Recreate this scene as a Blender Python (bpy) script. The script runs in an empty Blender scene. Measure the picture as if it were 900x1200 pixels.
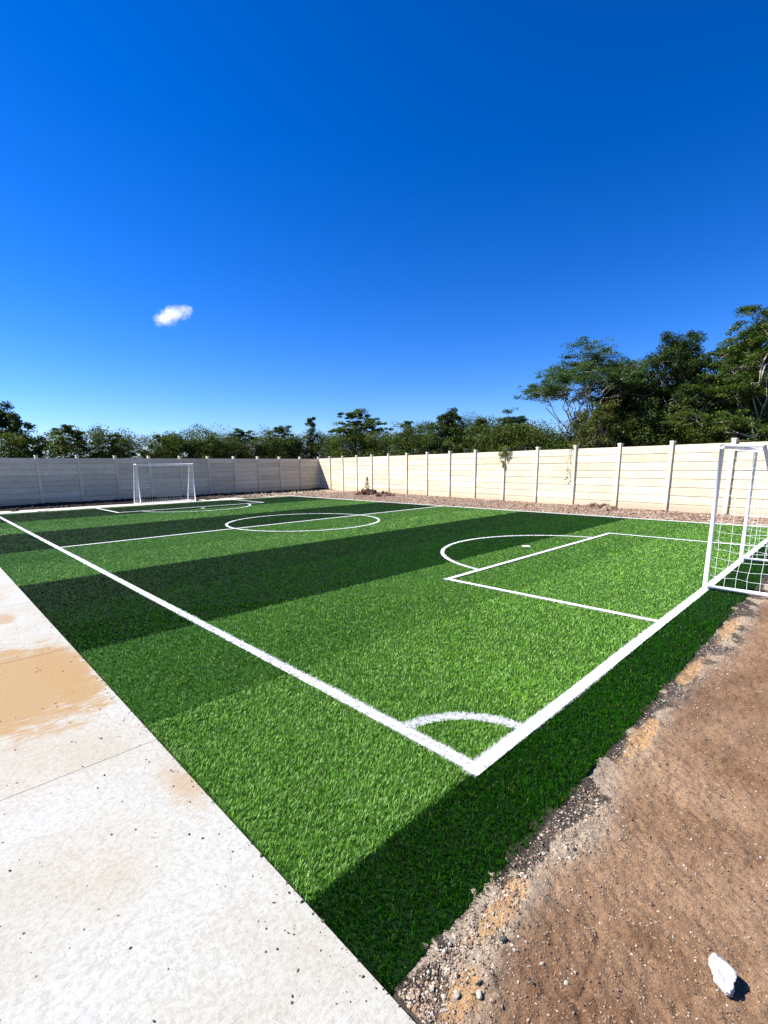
import bpy, math
import numpy as np
from mathutils import Matrix, Vector

scene = bpy.context.scene
COL = scene.collection
R = math.radians

# ------------------------------------------------------------------ camera
CAM = np.array([-1.92283, -1.27405, 1.6])
PITCH, ROLL, YAW, FPX = 0.1990154, -0.0119703, 0.7770094, 549.328
fw = np.array([math.sin(YAW) * math.cos(PITCH), math.cos(YAW) * math.cos(PITCH), -math.sin(PITCH)])
r0 = np.array([math.cos(YAW), -math.sin(YAW), 0.0])
u0 = np.cross(r0, fw)
rt = r0 * math.cos(ROLL) + u0 * math.sin(ROLL)
up = -r0 * math.sin(ROLL) + u0 * math.cos(ROLL)
cd = bpy.data.cameras.new('camera')
cam = bpy.data.objects.new('camera', cd)
COL.objects.link(cam)
cam.matrix_world = Matrix(((rt[0], up[0], -fw[0], CAM[0]), (rt[1], up[1], -fw[1], CAM[1]),
                           (rt[2], up[2], -fw[2], CAM[2]), (0, 0, 0, 1)))
cd.sensor_fit = 'HORIZONTAL'
cd.sensor_width = 36.0
cd.lens = 36.0 * FPX / 900.0
cd.shift_y = 56.43 / 900.0
cd.clip_start = 0.05
cd.clip_end = 6000.0
scene.camera = cam

# ------------------------------------------------------------------ sky, sun, exposure
SUN_TO = np.array([-0.60, 0.642, 1.0])          # direction towards the sun
SUN_TO = SUN_TO / np.linalg.norm(SUN_TO)
EL = math.asin(SUN_TO[2])
ROT = math.atan2(SUN_TO[0], SUN_TO[1])
w = bpy.data.worlds.new('World')
scene.world = w
w.use_nodes = True
nt = w.node_tree
nt.nodes.clear()
sky = nt.nodes.new('ShaderNodeTexSky')
sky.sky_type = 'NISHITA'
sky.sun_disc = False
sky.sun_elevation = EL
sky.sun_rotation = ROT
sky.altitude = 0
sky.air_density = 1.0
sky.dust_density = 0.1
sky.ozone_density = 3.0
hs = nt.nodes.new('ShaderNodeHueSaturation')
hs.inputs['Saturation'].default_value = 1.16
bg = nt.nodes.new('ShaderNodeBackground')
bg.inputs['Strength'].default_value = 0.052
wo = nt.nodes.new('ShaderNodeOutputWorld')
gm = nt.nodes.new('ShaderNodeGamma')
gm.inputs[1].default_value = 1.28
tm = nt.nodes.new('ShaderNodeMix'); tm.data_type = 'RGBA'; tm.blend_type = 'MULTIPLY'; tm.inputs[0].default_value = 1.0
tm.inputs[7].default_value = (.62, .69, 1.0, 1)
nt.links.new(sky.outputs[0], gm.inputs[0])
nt.links.new(gm.outputs[0], tm.inputs[6])
nt.links.new(tm.outputs[2], hs.inputs['Color'])
nt.links.new(hs.outputs[0], bg.inputs['Color'])
nt.links.new(bg.outputs[0], wo.inputs['Surface'])

sd = bpy.data.lights.new('sun', 'SUN')
sd.energy = 5.0
sd.angle = R(0.5)
sd.color = (1.0, 0.96, 0.9)
sun = bpy.data.objects.new('sun', sd)
COL.objects.link(sun)
sun.rotation_euler = Vector(tuple(SUN_TO)).to_track_quat('Z', 'Y').to_euler()
sun.location = (-20, 20, 40)

vs = scene.view_settings
scene.display_settings.display_device = 'sRGB'
vs.view_transform = 'Standard'
vs.look = 'None'
vs.exposure = 1.2
vs.gamma = 1.0
vs.use_curve_mapping = False
scene.cycles.use_denoising = True
scene.cycles.max_bounces = 8
scene.cycles.transparent_max_bounces = 16
scene.cycles.volume_bounces = 12

# ------------------------------------------------------------------ helpers
def link(o, parent=None):
    COL.objects.link(o)
    if parent is not None:
        o.parent = parent
    return o

def mesh_np(name, verts, faces_list, mats, colors=None, mat_idx=None, smooth=False):
    """faces_list: list of (n,k) integer arrays; colors: per vertex rgb."""
    me = bpy.data.meshes.new(name)
    verts = np.ascontiguousarray(verts, dtype=np.float32)
    faces_list = [np.asarray(f, dtype=np.int32) for f in faces_list if len(f)]
    loops = np.concatenate([f.ravel() for f in faces_list])
    counts = np.concatenate([np.full(len(f), f.shape[1], np.int32) for f in faces_list])
    starts = np.concatenate([[0], np.cumsum(counts)[:-1]]).astype(np.int32)
    me.vertices.add(len(verts))
    me.vertices.foreach_set('co', verts.ravel())
    me.loops.add(len(loops))
    me.loops.foreach_set('vertex_index', loops)
    me.polygons.add(len(counts))
    me.polygons.foreach_set('loop_start', starts)
    me.polygons.foreach_set('loop_total', counts)
    if mat_idx is not None:
        me.polygons.foreach_set('material_index', np.asarray(mat_idx, np.int32))
    me.polygons.foreach_set('use_smooth', np.full(len(counts), bool(smooth)))
    for m in (mats if isinstance(mats, (list, tuple)) else [mats]):
        me.materials.append(m)
    if colors is not None:
        a = me.color_attributes.new('tint', 'FLOAT_COLOR', 'POINT')
        c = np.ones((len(verts), 4), np.float32)
        c[:, :colors.shape[1]] = colors
        a.data.foreach_set('color', c.ravel())
    me.update()
    me.validate()
    return me

def obj_np(name, verts, faces_list, mats, parent=None, **k):
    return link(bpy.data.objects.new(name, mesh_np(name, verts, faces_list, mats, **k)), parent)

class MB:
    def __init__(self):
        self.v, self.q, self.t, self.c, self.n = [], [], [], [], 0
    def add(self, v, quads=None, tris=None, col=None):
        v = np.asarray(v, float)
        if quads is not None and len(quads): self.q.append(np.asarray(quads) + self.n)
        if tris is not None and len(tris): self.t.append(np.asarray(tris) + self.n)
        self.v.append(v)
        if col is not None: self.c.append(np.tile(np.asarray(col, float), (len(v), 1)) if np.ndim(col) == 1 else col)
        self.n += len(v)
    def box(self, lo, hi, ch=0.0, col=None):
        """axis box; ch = chamfer of the upright and top edges (z stays up)"""
        lo, hi = np.array(lo, float), np.array(hi, float)
        if ch <= 0:
            x0, y0, z0 = lo; x1, y1, z1 = hi
            v = [(x0,y0,z0),(x1,y0,z0),(x1,y1,z0),(x0,y1,z0),(x0,y0,z1),(x1,y0,z1),(x1,y1,z1),(x0,y1,z1)]
            self.add(v, [(0,3,2,1),(4,5,6,7),(0,1,5,4),(1,2,6,5),(2,3,7,6),(3,0,4,7)], col=col)
            return
        def ring(z, i):
            x0, y0 = lo[0] + i, lo[1] + i; x1, y1 = hi[0] - i, hi[1] - i
            return [(x0+ch,y0,z),(x1-ch,y0,z),(x1,y0+ch,z),(x1,y1-ch,z),(x1-ch,y1,z),(x0+ch,y1,z),(x0,y1-ch,z),(x0,y0+ch,z)]
        rings = [ring(lo[2], ch * .6), ring(lo[2] + ch, 0), ring(hi[2] - ch, 0), ring(hi[2], ch * .6)]
        v = sum(rings, [])
        q = []
        for k in range(3):
            for i in range(8):
                j = (i + 1) % 8
                q.append((k*8+i, k*8+j, k*8+8+j, k*8+8+i))
        for b, rev in ((0, True), (24, False)):
            for tup in ((0,1,2,7),(7,2,3,6),(6,3,4,5)):
                tt = tuple(b + x for x in tup)
                q.append(tt[::-1] if rev else tt)
        self.add(v, q, col=col)
    def tube(self, pts, rad, n=8, cap=True, col=None):
        pts = np.asarray(pts, float)
        m = len(pts)
        rad = np.full(m, rad, float) if np.isscalar(rad) else np.asarray(rad, float)
        tan = np.zeros_like(pts)
        tan[1:-1] = pts[2:] - pts[:-2]; tan[0] = pts[1] - pts[0]; tan[-1] = pts[-1] - pts[-2]
        tan /= np.linalg.norm(tan, axis=1)[:, None] + 1e-12
        a = np.array([0, 0, 1.0]) if abs(tan[0][2]) < .9 else np.array([1.0, 0, 0])
        v = []
        ang = np.arange(n) * 2 * math.pi / n
        for i in range(m):
            s = np.cross(tan[i], a); s /= np.linalg.norm(s) + 1e-12
            b = np.cross(s, tan[i]); a = b
            v.append(pts[i] + rad[i] * (np.cos(ang)[:, None] * s + np.sin(ang)[:, None] * b))
        v = np.concatenate(v)
        i = np.arange(n); j = (i + 1) % n
        q = np.concatenate([np.stack([k*n+i, k*n+j, k*n+n+j, k*n+n+i], 1) for k in range(m - 1)])[:, ::-1]
        t = None
        if cap:
            v = np.concatenate([v, pts[:1], pts[-1:]])
            t = np.concatenate([np.stack([np.full(n, m*n), i, j], 1), np.stack([np.full(n, m*n+1), (m-1)*n+j, (m-1)*n+i], 1)])[:, ::-1]
        self.add(v, q, t, col=col)
    def mesh(self, name, mats, smooth=False):
        fl = []
        if self.q: fl.append(np.concatenate(self.q))
        if self.t: fl.append(np.concatenate(self.t))
        c = np.concatenate(self.c) if self.c else None
        return mesh_np(name, np.concatenate(self.v), fl, mats, colors=c, smooth=smooth)
    def build(self, name, mats, parent=None, smooth=False):
        return link(bpy.data.objects.new(name, self.mesh(name, mats, smooth)), parent)

def tag(o, label=None, cat=None, group=None, kind=None):
    if label: o['label'] = label
    if cat: o['category'] = cat
    if group: o['group'] = group
    if kind: o['kind'] = kind
    return o

def empty(name, loc, rz=0.0):
    o = bpy.data.objects.new(name, None)
    COL.objects.link(o)
    o.empty_display_size = .2
    o.location = loc
    o.rotation_euler = (0, 0, rz)
    return o

def hsh(i, j, k, s):
    h = (i * 374761393 + j * 668265263 + k * 2147483647 + s * 974634777) & 0xffffffff
    h = ((h ^ (h >> 13)) * 1274126177) & 0xffffffff
    h = (h ^ (h >> 16)) & 0xffffffff
    return h / 4294967295.0

def vnoise(x, y, s=0):
    x = np.asarray(x, float); y = np.asarray(y, float)
    i = np.floor(x).astype(np.int64); j = np.floor(y).astype(np.int64)
    fx = x - i; fy = y - j
    fx = fx*fx*(3-2*fx); fy = fy*fy*(3-2*fy)
    z = np.zeros_like(i)
    return (hsh(i,j,z,s)*(1-fx)+hsh(i+1,j,z,s)*fx)*(1-fy) + (hsh(i,j+1,z,s)*(1-fx)+hsh(i+1,j+1,z,s)*fx)*fy

def fbm(x, y, s=0, o=4):
    a, t, n = 1.0, 0.0, 0.0
    for k in range(o):
        t = t + a * vnoise(x * 2**k, y * 2**k, s + k * 17); n += a; a *= .5
    return t / n * 2 - 1

# ------------------------------------------------------------------ materials
def mat(name):
    m = bpy.data.materials.new(name)
    m.use_nodes = True
    n = m.node_tree.nodes; n.clear()
    out = n.new('ShaderNodeOutputMaterial')
    b = n.new('ShaderNodeBsdfPrincipled')
    m.node_tree.links.new(b.outputs[0], out.inputs['Surface'])
    return m, n, m.node_tree.links, b, out

def ramp(n, l, src, stops):
    c = n.new('ShaderNodeValToRGB')
    e = c.color_ramp.elements
    while len(e) < len(stops): e.new(.5)
    for k, (p, col) in enumerate(stops):
        e[k].position = p; e[k].color = (*col, 1) if len(col) == 3 else col
    l.new(src, c.inputs[0])
    return c.outputs[0]

def noise(n, l, vec, scale, detail=4, rough=.55):
    t = n.new('ShaderNodeTexNoise')
    t.inputs['Scale'].default_value = scale; t.inputs['Detail'].default_value = detail
    t.inputs['Roughness'].default_value = rough
    if vec is not None: l.new(vec, t.inputs['Vector'])
    return t.outputs['Fac']

def mix(n, l, fac, a, b, mode='MIX'):
    m = n.new('ShaderNodeMix'); m.data_type = 'RGBA'; m.blend_type = mode
    for src, i in ((fac, 0), (a, 6), (b, 7)):
        if hasattr(src, 'is_linked'): l.new(src, m.inputs[i])
        elif i == 0: m.inputs[0].default_value = src
        else: m.inputs[i].default_value = (*src, 1)
    return m.outputs[2]

def math_(n, l, op, a, b=None, c=None, clamp=False):
    m = n.new('ShaderNodeMath'); m.operation = op; m.use_clamp = clamp
    for i, s in enumerate((a, b, c)):
        if s is None: continue
        if hasattr(s, 'is_linked'): l.new(s, m.inputs[i])
        else: m.inputs[i].default_value = s
    return m.outputs[0]

def geo_pos(n):
    return n.new('ShaderNodeNewGeometry').outputs['Position']

def attr(n, name='tint'):
    a = n.new('ShaderNodeVertexColor'); a.layer_name = name
    return a.outputs['Color']

def bump(n, l, b, h, strength, dist=.01):
    u = n.new('ShaderNodeBump'); u.inputs['Strength'].default_value = strength; u.inputs['Distance'].default_value = dist
    l.new(h, u.inputs['Height']); l.new(u.outputs[0], b.inputs['Normal'])

# grass blades: colour carried per blade
def blademat(name, rough, spec):
    m, n, l, b, _ = mat(name)
    l.new(attr(n), b.inputs['Base Color'])
    b.inputs['Roughness'].default_value = rough
    b.inputs['Specular IOR Level'].default_value = spec
    return m
M_blade = blademat('light_synthetic_grass', .42, .14)
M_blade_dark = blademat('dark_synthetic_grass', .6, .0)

def sheet(name, c1, c2, sc=60, rough=.95):
    m, n, l, b, _ = mat(name)
    p = geo_pos(n)
    f = noise(n, l, p, sc, 3)
    l.new(ramp(n, l, f, [(.3, c1), (.7, c2)]), b.inputs['Base Color'])
    b.inputs['Roughness'].default_value = rough
    b.inputs['Specular IOR Level'].default_value = .15
    bump(n, l, b, f, .6, .01)
    return m
M_turf_light = sheet('turf_backing_light', (.012, .045, .004), (.03, .085, .010))
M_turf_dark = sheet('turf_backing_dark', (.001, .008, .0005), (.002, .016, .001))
M_line = sheet('white_turf_line', (.7, .72, .7), (.82, .83, .82), 90)

# concrete path with brush marks, sand and stains
M_conc, n, l, b, _ = mat('pale_concrete')
p = geo_pos(n)
big = noise(n, l, p, 1.3, 5, .6)
fine = noise(n, l, p, 55, 6, .7)
mp = n.new('ShaderNodeMapping'); mp.inputs['Rotation'].default_value = (0, 0, .55); mp.inputs['Scale'].default_value = (7, 60, 7)
l.new(p, mp.inputs[0])
brush = noise(n, l, mp.outputs[0], 3.0, 4, .6)
base = ramp(n, l, big, [(.3, (.325, .305, .245)), (.5, (.36, .355, .315)), (.72, (.38, .388, .375))])
base = mix(n, l, math_(n, l, 'MULTIPLY', ramp(n, l, fine, [(.38, (1, 1, 1)), (.56, (0, 0, 0))]), .55), base, (.24, .215, .17))
base = mix(n, l, math_(n, l, 'MULTIPLY', ramp(n, l, brush, [(.5, (0, 0, 0)), (.8, (1, 1, 1))]), .22), base, (.46, .45, .42))
# sand stains: noise-torn ellipses at fixed places
sx = n.new('ShaderNodeSeparateXYZ'); l.new(p, sx.inputs[0])
warp = noise(n, l, mp.outputs[0], .9, 5, .65)
warp2 = noise(n, l, p, 6, 5, .6)
def blob(cx, cy, rx, ry, soft=.35, amp=1.6):
    dx = math_(n, l, 'DIVIDE', math_(n, l, 'SUBTRACT', sx.outputs[0], cx), rx)
    dy = math_(n, l, 'DIVIDE', math_(n, l, 'SUBTRACT', sx.outputs[1], cy), ry)
    d = math_(n, l, 'SQRT', math_(n, l, 'ADD', math_(n, l, 'MULTIPLY', dx, dx), math_(n, l, 'MULTIPLY', dy, dy)))
    d = math_(n, l, 'ADD', d, math_(n, l, 'MULTIPLY', math_(n, l, 'SUBTRACT', warp2, .5), amp))
    d = math_(n, l, 'ADD', d, math_(n, l, 'MULTIPLY', math_(n, l, 'SUBTRACT', warp, .5), amp))
    mr = n.new('ShaderNodeMapRange'); mr.inputs[1].default_value = 1.0 + soft / 2; mr.inputs[2].default_value = 1.0 - soft / 2
    l.new(d, mr.inputs[0])
    return mr.outputs[0]
SAND = (.285, .185, .085)
for args, k in (((-1.62, 3.1, .46, .92, .3, 1.1), .95), ((-1.27, 3.05, .17, .85, .3, 1.2), .9), ((-1.47, 5.2, .12, .25, .5, 1.2), .7),
                ((-1.15, 1.02, .08, .2, 1.1, 2.2), .55), ((-1.5, 6.4, .2, .3, .8, 1.2), .35), ((-1.62, .75, .14, .25, 1.2, 2.0), .16),
                ((-1.75, 1.8, .5, .35, 1.2, 1.5), .2)):
    base = mix(n, l, math_(n, l, 'MULTIPLY', blob(*args), k), base, SAND)
l.new(base, b.inputs['Base Color'])
b.inputs['Roughness'].default_value = .9
b.inputs['Specular IOR Level'].default_value = .2
bump(n, l, b, math_(n, l, 'ADD', math_(n, l, 'MULTIPLY', fine, 1.2), math_(n, l, 'MULTIPLY', brush, .5)), .5, .006)

M_lime = sheet('lime_washed_concrete', (.44, .40, .33), (.54, .50, .43), 12)

# bare soil: colour carried per vertex, broken up by noise
def soil(name, sc=1.0, bstr=.8):
    m, n, l, b, _ = mat(name)
    p = geo_pos(n)
    f1 = noise(n, l, p, 140 * sc, 5, .7); f2 = noise(n, l, p, 22 * sc, 5, .65)
    c = attr(n)
    c = mix(n, l, ramp(n, l, f1, [(.35, (1, 1, 1)), (.5, (0, 0, 0))]), c, mix(n, l, .85, c, (.45, .45, .45), 'MULTIPLY'))
    c = mix(n, l, ramp(n, l, f1, [(.58, (0, 0, 0)), (.72, (.55, .55, .55))]), c, (.46, .36, .27))
    c = mix(n, l, ramp(n, l, f2, [(.35, (.45, .45, .45)), (.6, (0, 0, 0))]), c, mix(n, l, 1.0, c, (.6, .56, .52), 'MULTIPLY'))
    l.new(c, b.inputs['Base Color'])
    b.inputs['Roughness'].default_value = .95
    b.inputs['Specular IOR Level'].default_value = .1
    bump(n, l, b, math_(n, l, 'ADD', f1, f2), bstr, .012)
    return m
M_soil = soil('brown_soil')
M_gravel = soil('reddish_gravel', .35, 1.0)
M_far = soil('scrub_ground', .1, .4)

M_stone, n, l, b, _ = mat('small_stones')
p = geo_pos(n)
l.new(mix(n, l, .8, attr(n), ramp(n, l, noise(n, l, p, 90, 4), [(.3, (.6, .57, .52)), (.7, (1, 1, 1))]), 'MULTIPLY'), b.inputs['Base Color'])
b.inputs['Roughness'].default_value = .9
bump(n, l, b, noise(n, l, p, 120, 4), .5, .004)

M_rock, n, l, b, _ = mat('white_limestone')
p = n.new('ShaderNodeTexCoord').outputs['Object']
l.new(ramp(n, l, noise(n, l, p, 35, 5, .65), [(.34, (.26, .23, .19)), (.46, (.43, .41, .375)), (.7, (.52, .51, .49))]), b.inputs['Base Color'])
b.inputs['Roughness'].default_value = .85
bump(n, l, b, noise(n, l, p, 70, 6, .65), .7, .004)

# precast concrete
def precast(name, tone):
    m, n, l, b, _ = mat(name)
    p = geo_pos(n)
    big = noise(n, l, p, .8, 4); mid = noise(n, l, p, 5, 5, .65); fine = noise(n, l, p, 60, 4, .6)
    mp = n.new('ShaderNodeMapping'); mp.inputs['Scale'].default_value = (1.2, 1.2, 9); l.new(p, mp.inputs[0])
    streak = noise(n, l, mp.outputs[0], 1.5, 5, .6)
    c = mix(n, l, 1.0, tone, attr(n), 'MULTIPLY')
    c = mix(n, l, ramp(n, l, mid, [(.3, (.5, .5, .5)), (.6, (0, 0, 0))]), c, mix(n, l, 1.0, c, (.78, .74, .66), 'MULTIPLY'))
    c = mix(n, l, ramp(n, l, streak, [(.5, (0, 0, 0)), (.72, (.6, .6, .6))]), c, mix(n, l, 1.0, c, (.86, .78, .60), 'MULTIPLY'))
    c = mix(n, l, ramp(n, l, big, [(.35, (.35, .35, .35)), (.6, (0, 0, 0))]), c, mix(n, l, 1.0, c, (.8, .8, .8), 'MULTIPLY'))
    sz = n.new('ShaderNodeSeparateXYZ'); l.new(p, sz.inputs[0])
    d = math_(n, l, 'ADD', sz.outputs[2], math_(n, l, 'MULTIPLY', mid, -.5))
    mr = n.new('ShaderNodeMapRange'); mr.inputs[1].default_value = .12; mr.inputs[2].default_value = -.15; l.new(d, mr.inputs[0])
    c = mix(n, l, math_(n, l, 'MULTIPLY', mr.outputs[0], .45), c, (.42, .26, .15))
    l.new(c, b.inputs['Base Color'])
    b.inputs['Roughness'].default_value = .9
    b.inputs['Specular IOR Level'].default_value = .2
    bump(n, l, b, math_(n, l, 'ADD', mid, fine), .35, .006)
    return m
M_precast = precast('precast_concrete', (.72, .65, .495))

M_paint, n, l, b, _ = mat('white_painted_steel')
p = geo_pos(n)
l.new(ramp(n, l, noise(n, l, p, 9, 4), [(.3, (.70, .71, .72)), (.65, (.82, .82, .82))]), b.inputs['Base Color'])
b.inputs['Roughness'].default_value = .35
M_net, n, l, b, _ = mat('white_net_twine')
b.inputs['Base Color'].default_value = (.78, .8, .78, 1); b.inputs['Roughness'].default_value = .8

def bark(name, a, c):
    m, n, l, b, _ = mat(name)
    p = n.new('ShaderNodeTexCoord').outputs['Object']
    l.new(ramp(n, l, noise(n, l, p, 6, 5, .6), [(.3, a), (.7, c)]), b.inputs['Base Color'])
    b.inputs['Roughness'].default_value = .9
    return m
M_bark_pale = bark('pale_bark', (.20, .17, .13), (.42, .38, .31))
M_bark_dark = bark('dark_bark', (.06, .045, .03), (.14, .11, .08))

def leafmat(name):
    m, n, l, b, out = mat(name)
    n.remove(b)
    c = attr(n)
    d = n.new('ShaderNodeBsdfDiffuse'); t = n.new('ShaderNodeBsdfTranslucent'); g = n.new('ShaderNodeBsdfGlossy')
    l.new(c, d.inputs[0])
    l.new(mix(n, l, 1.0, c, (1.0, 1.15, .5), 'MULTIPLY'), t.inputs[0])
    g.inputs['Roughness'].default_value = .45; g.inputs[0].default_value = (1, 1, 1, 1)
    s1 = n.new('ShaderNodeMixShader'); s1.inputs[0].default_value = .3
    l.new(d.outputs[0], s1.inputs[1]); l.new(t.outputs[0], s1.inputs[2])
    s2 = n.new('ShaderNodeMixShader'); s2.inputs[0].default_value = .01
    l.new(s1.outputs[0], s2.inputs[1]); l.new(g.outputs[0], s2.inputs[2])
    l.new(s2.outputs[0], out.inputs['Surface'])
    return m
M_leaf = leafmat('leaves')

# ------------------------------------------------------------------ ground
RL = 3.493                                     # width of one roll of turf
TX0, TX1, TY0, TY1 = -1.10, 13.12, -0.455, 21.47
TZ = -0.024                                    # turf backing; pile tips reach about 0

def grid(name, xs, ys, zf, cf, material):
    X, Y = np.meshgrid(xs, ys)
    Z = zf(X, Y); C = cf(X, Y)
    nx, ny = len(xs), len(ys)
    i, j = np.meshgrid(np.arange(nx - 1), np.arange(ny - 1))
    a = (j * nx + i).ravel()
    q = np.stack([a, a + 1, a + nx + 1, a + nx], 1)
    o = obj_np(name, np.stack([X.ravel(), Y.ravel(), Z.ravel()], 1), [q], material,
               colors=np.stack([c.ravel() for c in C], 1), smooth=True)
    return tag(o, kind='structure')

def geom(a, b, first, ratio):
    out = [a]; s = first; sg = 1 if b > a else -1
    while (b - out[-1]) * sg > s:
        out.append(out[-1] + sg * s); s *= ratio
    out.append(b)
    return np.array(out)

# one sheet to the horizon
xs = np.concatenate([-geom(0, 2500, 4, 1.25)[::-1][:-1], geom(0, 2500, 4, 1.25)])
grid('ground', xs, xs, lambda X, Y: -.14 + 0 * X,
     lambda X, Y: (.16 + 0*X, .115 + 0*X, .07 + 0*X), M_far)

def lerp(c0, c1, t):
    t = np.clip(t, 0, 1)
    return tuple(a * (1 - t) + bb * t for a, bb in zip(c0, c1))

def soil_z(X, Y):
    d = TY0 - Y                                 # distance out from the turf edge
    z = -.043 + .014 * fbm(X * 2.2, Y * 2.2, 3) + .012 * fbm(X * 9, Y * 9, 5, 4) + .007 * fbm(X * 34, Y * 34, 9, 3)
    band = np.exp(-((d - .13) / .11) ** 2)
    z = z + band * (.010 * fbm(X * 24, Y * 24, 31, 3) + .010) + .0045 * fbm(X * 60, Y * 60, 33, 2)
    z = z + .017 * np.exp(-((d + .01) / .05) ** 2) * (.75 + .5 * fbm(X * 8, Y * 8, 78))
    rid = np.clip(1 - np.abs(fbm(X * 3.1, Y * 3.1, 101, 3)) * 16, 0, 1) * np.clip(fbm(X * 1.9, Y * 1.9, 103) * 3 + .4, 0, 1)
    z = z - .010 * rid * np.clip((d - .2) * 6, 0, 1)
    gap = np.exp(-((X - TX0) / .02) ** 2)
    return z - .03 * gap

SANDP = [(-.60, -.53, .20, .05), (.98, -.53, .36, .055), (2.25, -.50, .35, .05), (-.95, -.60, .10, .06), (3.6, -.52, .5, .06)]
def soil_c(X, Y):
    d = TY0 - Y
    nz = fbm(X * 3, Y * 3, 11); nf = fbm(X * 14, Y * 14, 12)
    c = lerp((.17 + 0*X, .094 + 0*X, .050 + 0*X), (.31 + 0*X, .197 + 0*X, .117 + 0*X), .5 + nz * .9 + .25 * nf)
    wid = .16 + .09 * fbm(X * 1.7, 0 * Y + 3, 21) + .10 * np.clip((-.3 - X) * 1.2, 0, 1)
    pale = 1 / (1 + np.exp((d - wid + .06 * nf) / .022))
    c = lerp(c, (.37 + 0*X, .31 + 0*X, .23 + 0*X), pale * (.8 + .5 * nf))
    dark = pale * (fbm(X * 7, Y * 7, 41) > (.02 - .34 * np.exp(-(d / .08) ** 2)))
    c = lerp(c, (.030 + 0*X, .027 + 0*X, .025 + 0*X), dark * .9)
    for (sx_, sy_, rx, ry) in SANDP:
        dd = np.sqrt(((X - sx_) / rx) ** 2 + ((Y - sy_) / ry) ** 2) + .5 * nf
        c = lerp(c, (.44 + 0*X, .27 + 0*X, .125 + 0*X), np.clip((1.05 - dd) * 5, 0, 1) * .9)
    return c
xs = np.concatenate([np.arange(TX0 - .004, 1.2, .0065), np.arange(1.2, 4.0, .022), np.arange(4.0, 7.0, .06), geom(7.0, 34, .15, 1.12)])
ys = np.concatenate([-geom(1.75, 14, .05, 1.15)[::-1], -np.arange(.40, 1.74, .0065)[::-1]])
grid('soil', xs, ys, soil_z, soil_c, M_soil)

# gravel verge along the bright wall and the dark earth under the far wall
C0 = np.array([18.801, 26.332])
RD = np.array([-math.sin(.147), -math.cos(.147)])
FD = np.array([-math.cos(.044), -math.sin(.044)])
RS, FS = 1.672, 1.664
def wallx(Y): return C0[0] + (C0[1] - Y) * RD[0] / -RD[1]
def verge_z(X, Y):
    t = np.clip((X - 13.2) / np.maximum(wallx(Y) - 13.2, .3), 0, 1)
    lump = np.clip(fbm(X * 1.6, Y * 1.6, 51, 4), 0, 1)
    return -.045 + .085 * t + .12 * lump * np.minimum(1, t * 6) * (1 - .6 * t) + .025 * fbm(X * 6, Y * 6, 55, 3)
def verge_c(X, Y):
    nz = fbm(X * 1.1, Y * 1.1, 61); nf = fbm(X * 5, Y * 5, 62)
    c = lerp((.21 + 0*X, .135 + 0*X, .092 + 0*X), (.32 + 0*X, .235 + 0*X, .175 + 0*X), .5 + nz + .5 * nf)
    c = lerp(c, (.36 + 0*X, .32 + 0*X, .20 + 0*X), np.clip((13.55 - X) * 4 + nf, 0, 1) * .8)
    c = lerp(c, (.16 + 0*X, .09 + 0*X, .055 + 0*X), np.clip((nf - .25) * 4, 0, 1))
    return c
grid('gravel_verge', np.concatenate([np.arange(13.14, 19.4, .08), [20.5, 22]]), np.concatenate([[-6, -4, -3], np.arange(-2.5, 21.4, .09)]), verge_z, verge_c, M_gravel)
def far_z(X, Y):
    t = np.clip((Y - 22.7) / 3.2, 0, 1)
    return -.05 + .10 * t + .09 * np.clip(fbm(X * 1.3, Y * 1.3, 71, 4), 0, 1) + .02 * fbm(X * 5, Y * 5, 73, 3)
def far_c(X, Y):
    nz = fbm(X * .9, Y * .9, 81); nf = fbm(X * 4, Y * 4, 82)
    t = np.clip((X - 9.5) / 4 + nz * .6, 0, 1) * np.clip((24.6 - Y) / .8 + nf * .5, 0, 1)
    c = lerp((.012 + 0*X, .010 + 0*X, .008 + 0*X), (.03 + 0*X, .022 + 0*X, .016 + 0*X), .3 + nz * .5 + nf * .4)  # dark soil, with the strip's deep shade put into its near-black colour
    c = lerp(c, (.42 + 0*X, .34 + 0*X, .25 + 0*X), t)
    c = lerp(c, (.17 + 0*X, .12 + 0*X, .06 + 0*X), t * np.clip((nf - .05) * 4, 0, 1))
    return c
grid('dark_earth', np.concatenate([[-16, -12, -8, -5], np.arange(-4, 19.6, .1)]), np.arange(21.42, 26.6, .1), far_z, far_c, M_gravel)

# concrete path on the left, cast in bays with open joints
mb = MB()
js = [-9.0, -5.2, -2.7, -.59, 1.53, 3.66, 5.80, 7.94, 10.1, 12.2, 14.3, 16.5, 18.6, 20.7, 22.8]
for a_, c_ in zip(js[:-1], js[1:]):
    for xa, xb in ((-3.92, TX0 - .008), (-6.8, -3.93)):
        mb.box((xa, a_ + .002, -.15), (xb, c_ - .002, -.008), .003)
mb.box((-6.79, -8.9, -.148), (TX0 - .012, 22.7, -.0098))
tag(mb.build('concrete_path', M_conc), kind='structure')
# the strip across the far end and the thin kerb on the right
mb = MB()
for k in range(6):
    mb.box((-1.0 + k * 1.9, 21.5, -.15), (.88 + k * 1.9, 22.75, -.01 - .004 * (k % 2)), .008)
tag(mb.build('far_path', M_lime), kind='structure')
mb = MB()
yy = -.6
k = 0
rng = np.random.default_rng(5)
while yy < 21.3:
    L_ = 1.0 + rng.random() * .4
    mb.box((13.135 + rng.normal(0, .006), yy, -.14), (13.21 + rng.normal(0, .012), yy + L_ - .01, -.012 + rng.normal(0, .005)), .008)
    yy += L_
tag(mb.build('kerb', M_conc), kind='structure')

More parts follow.
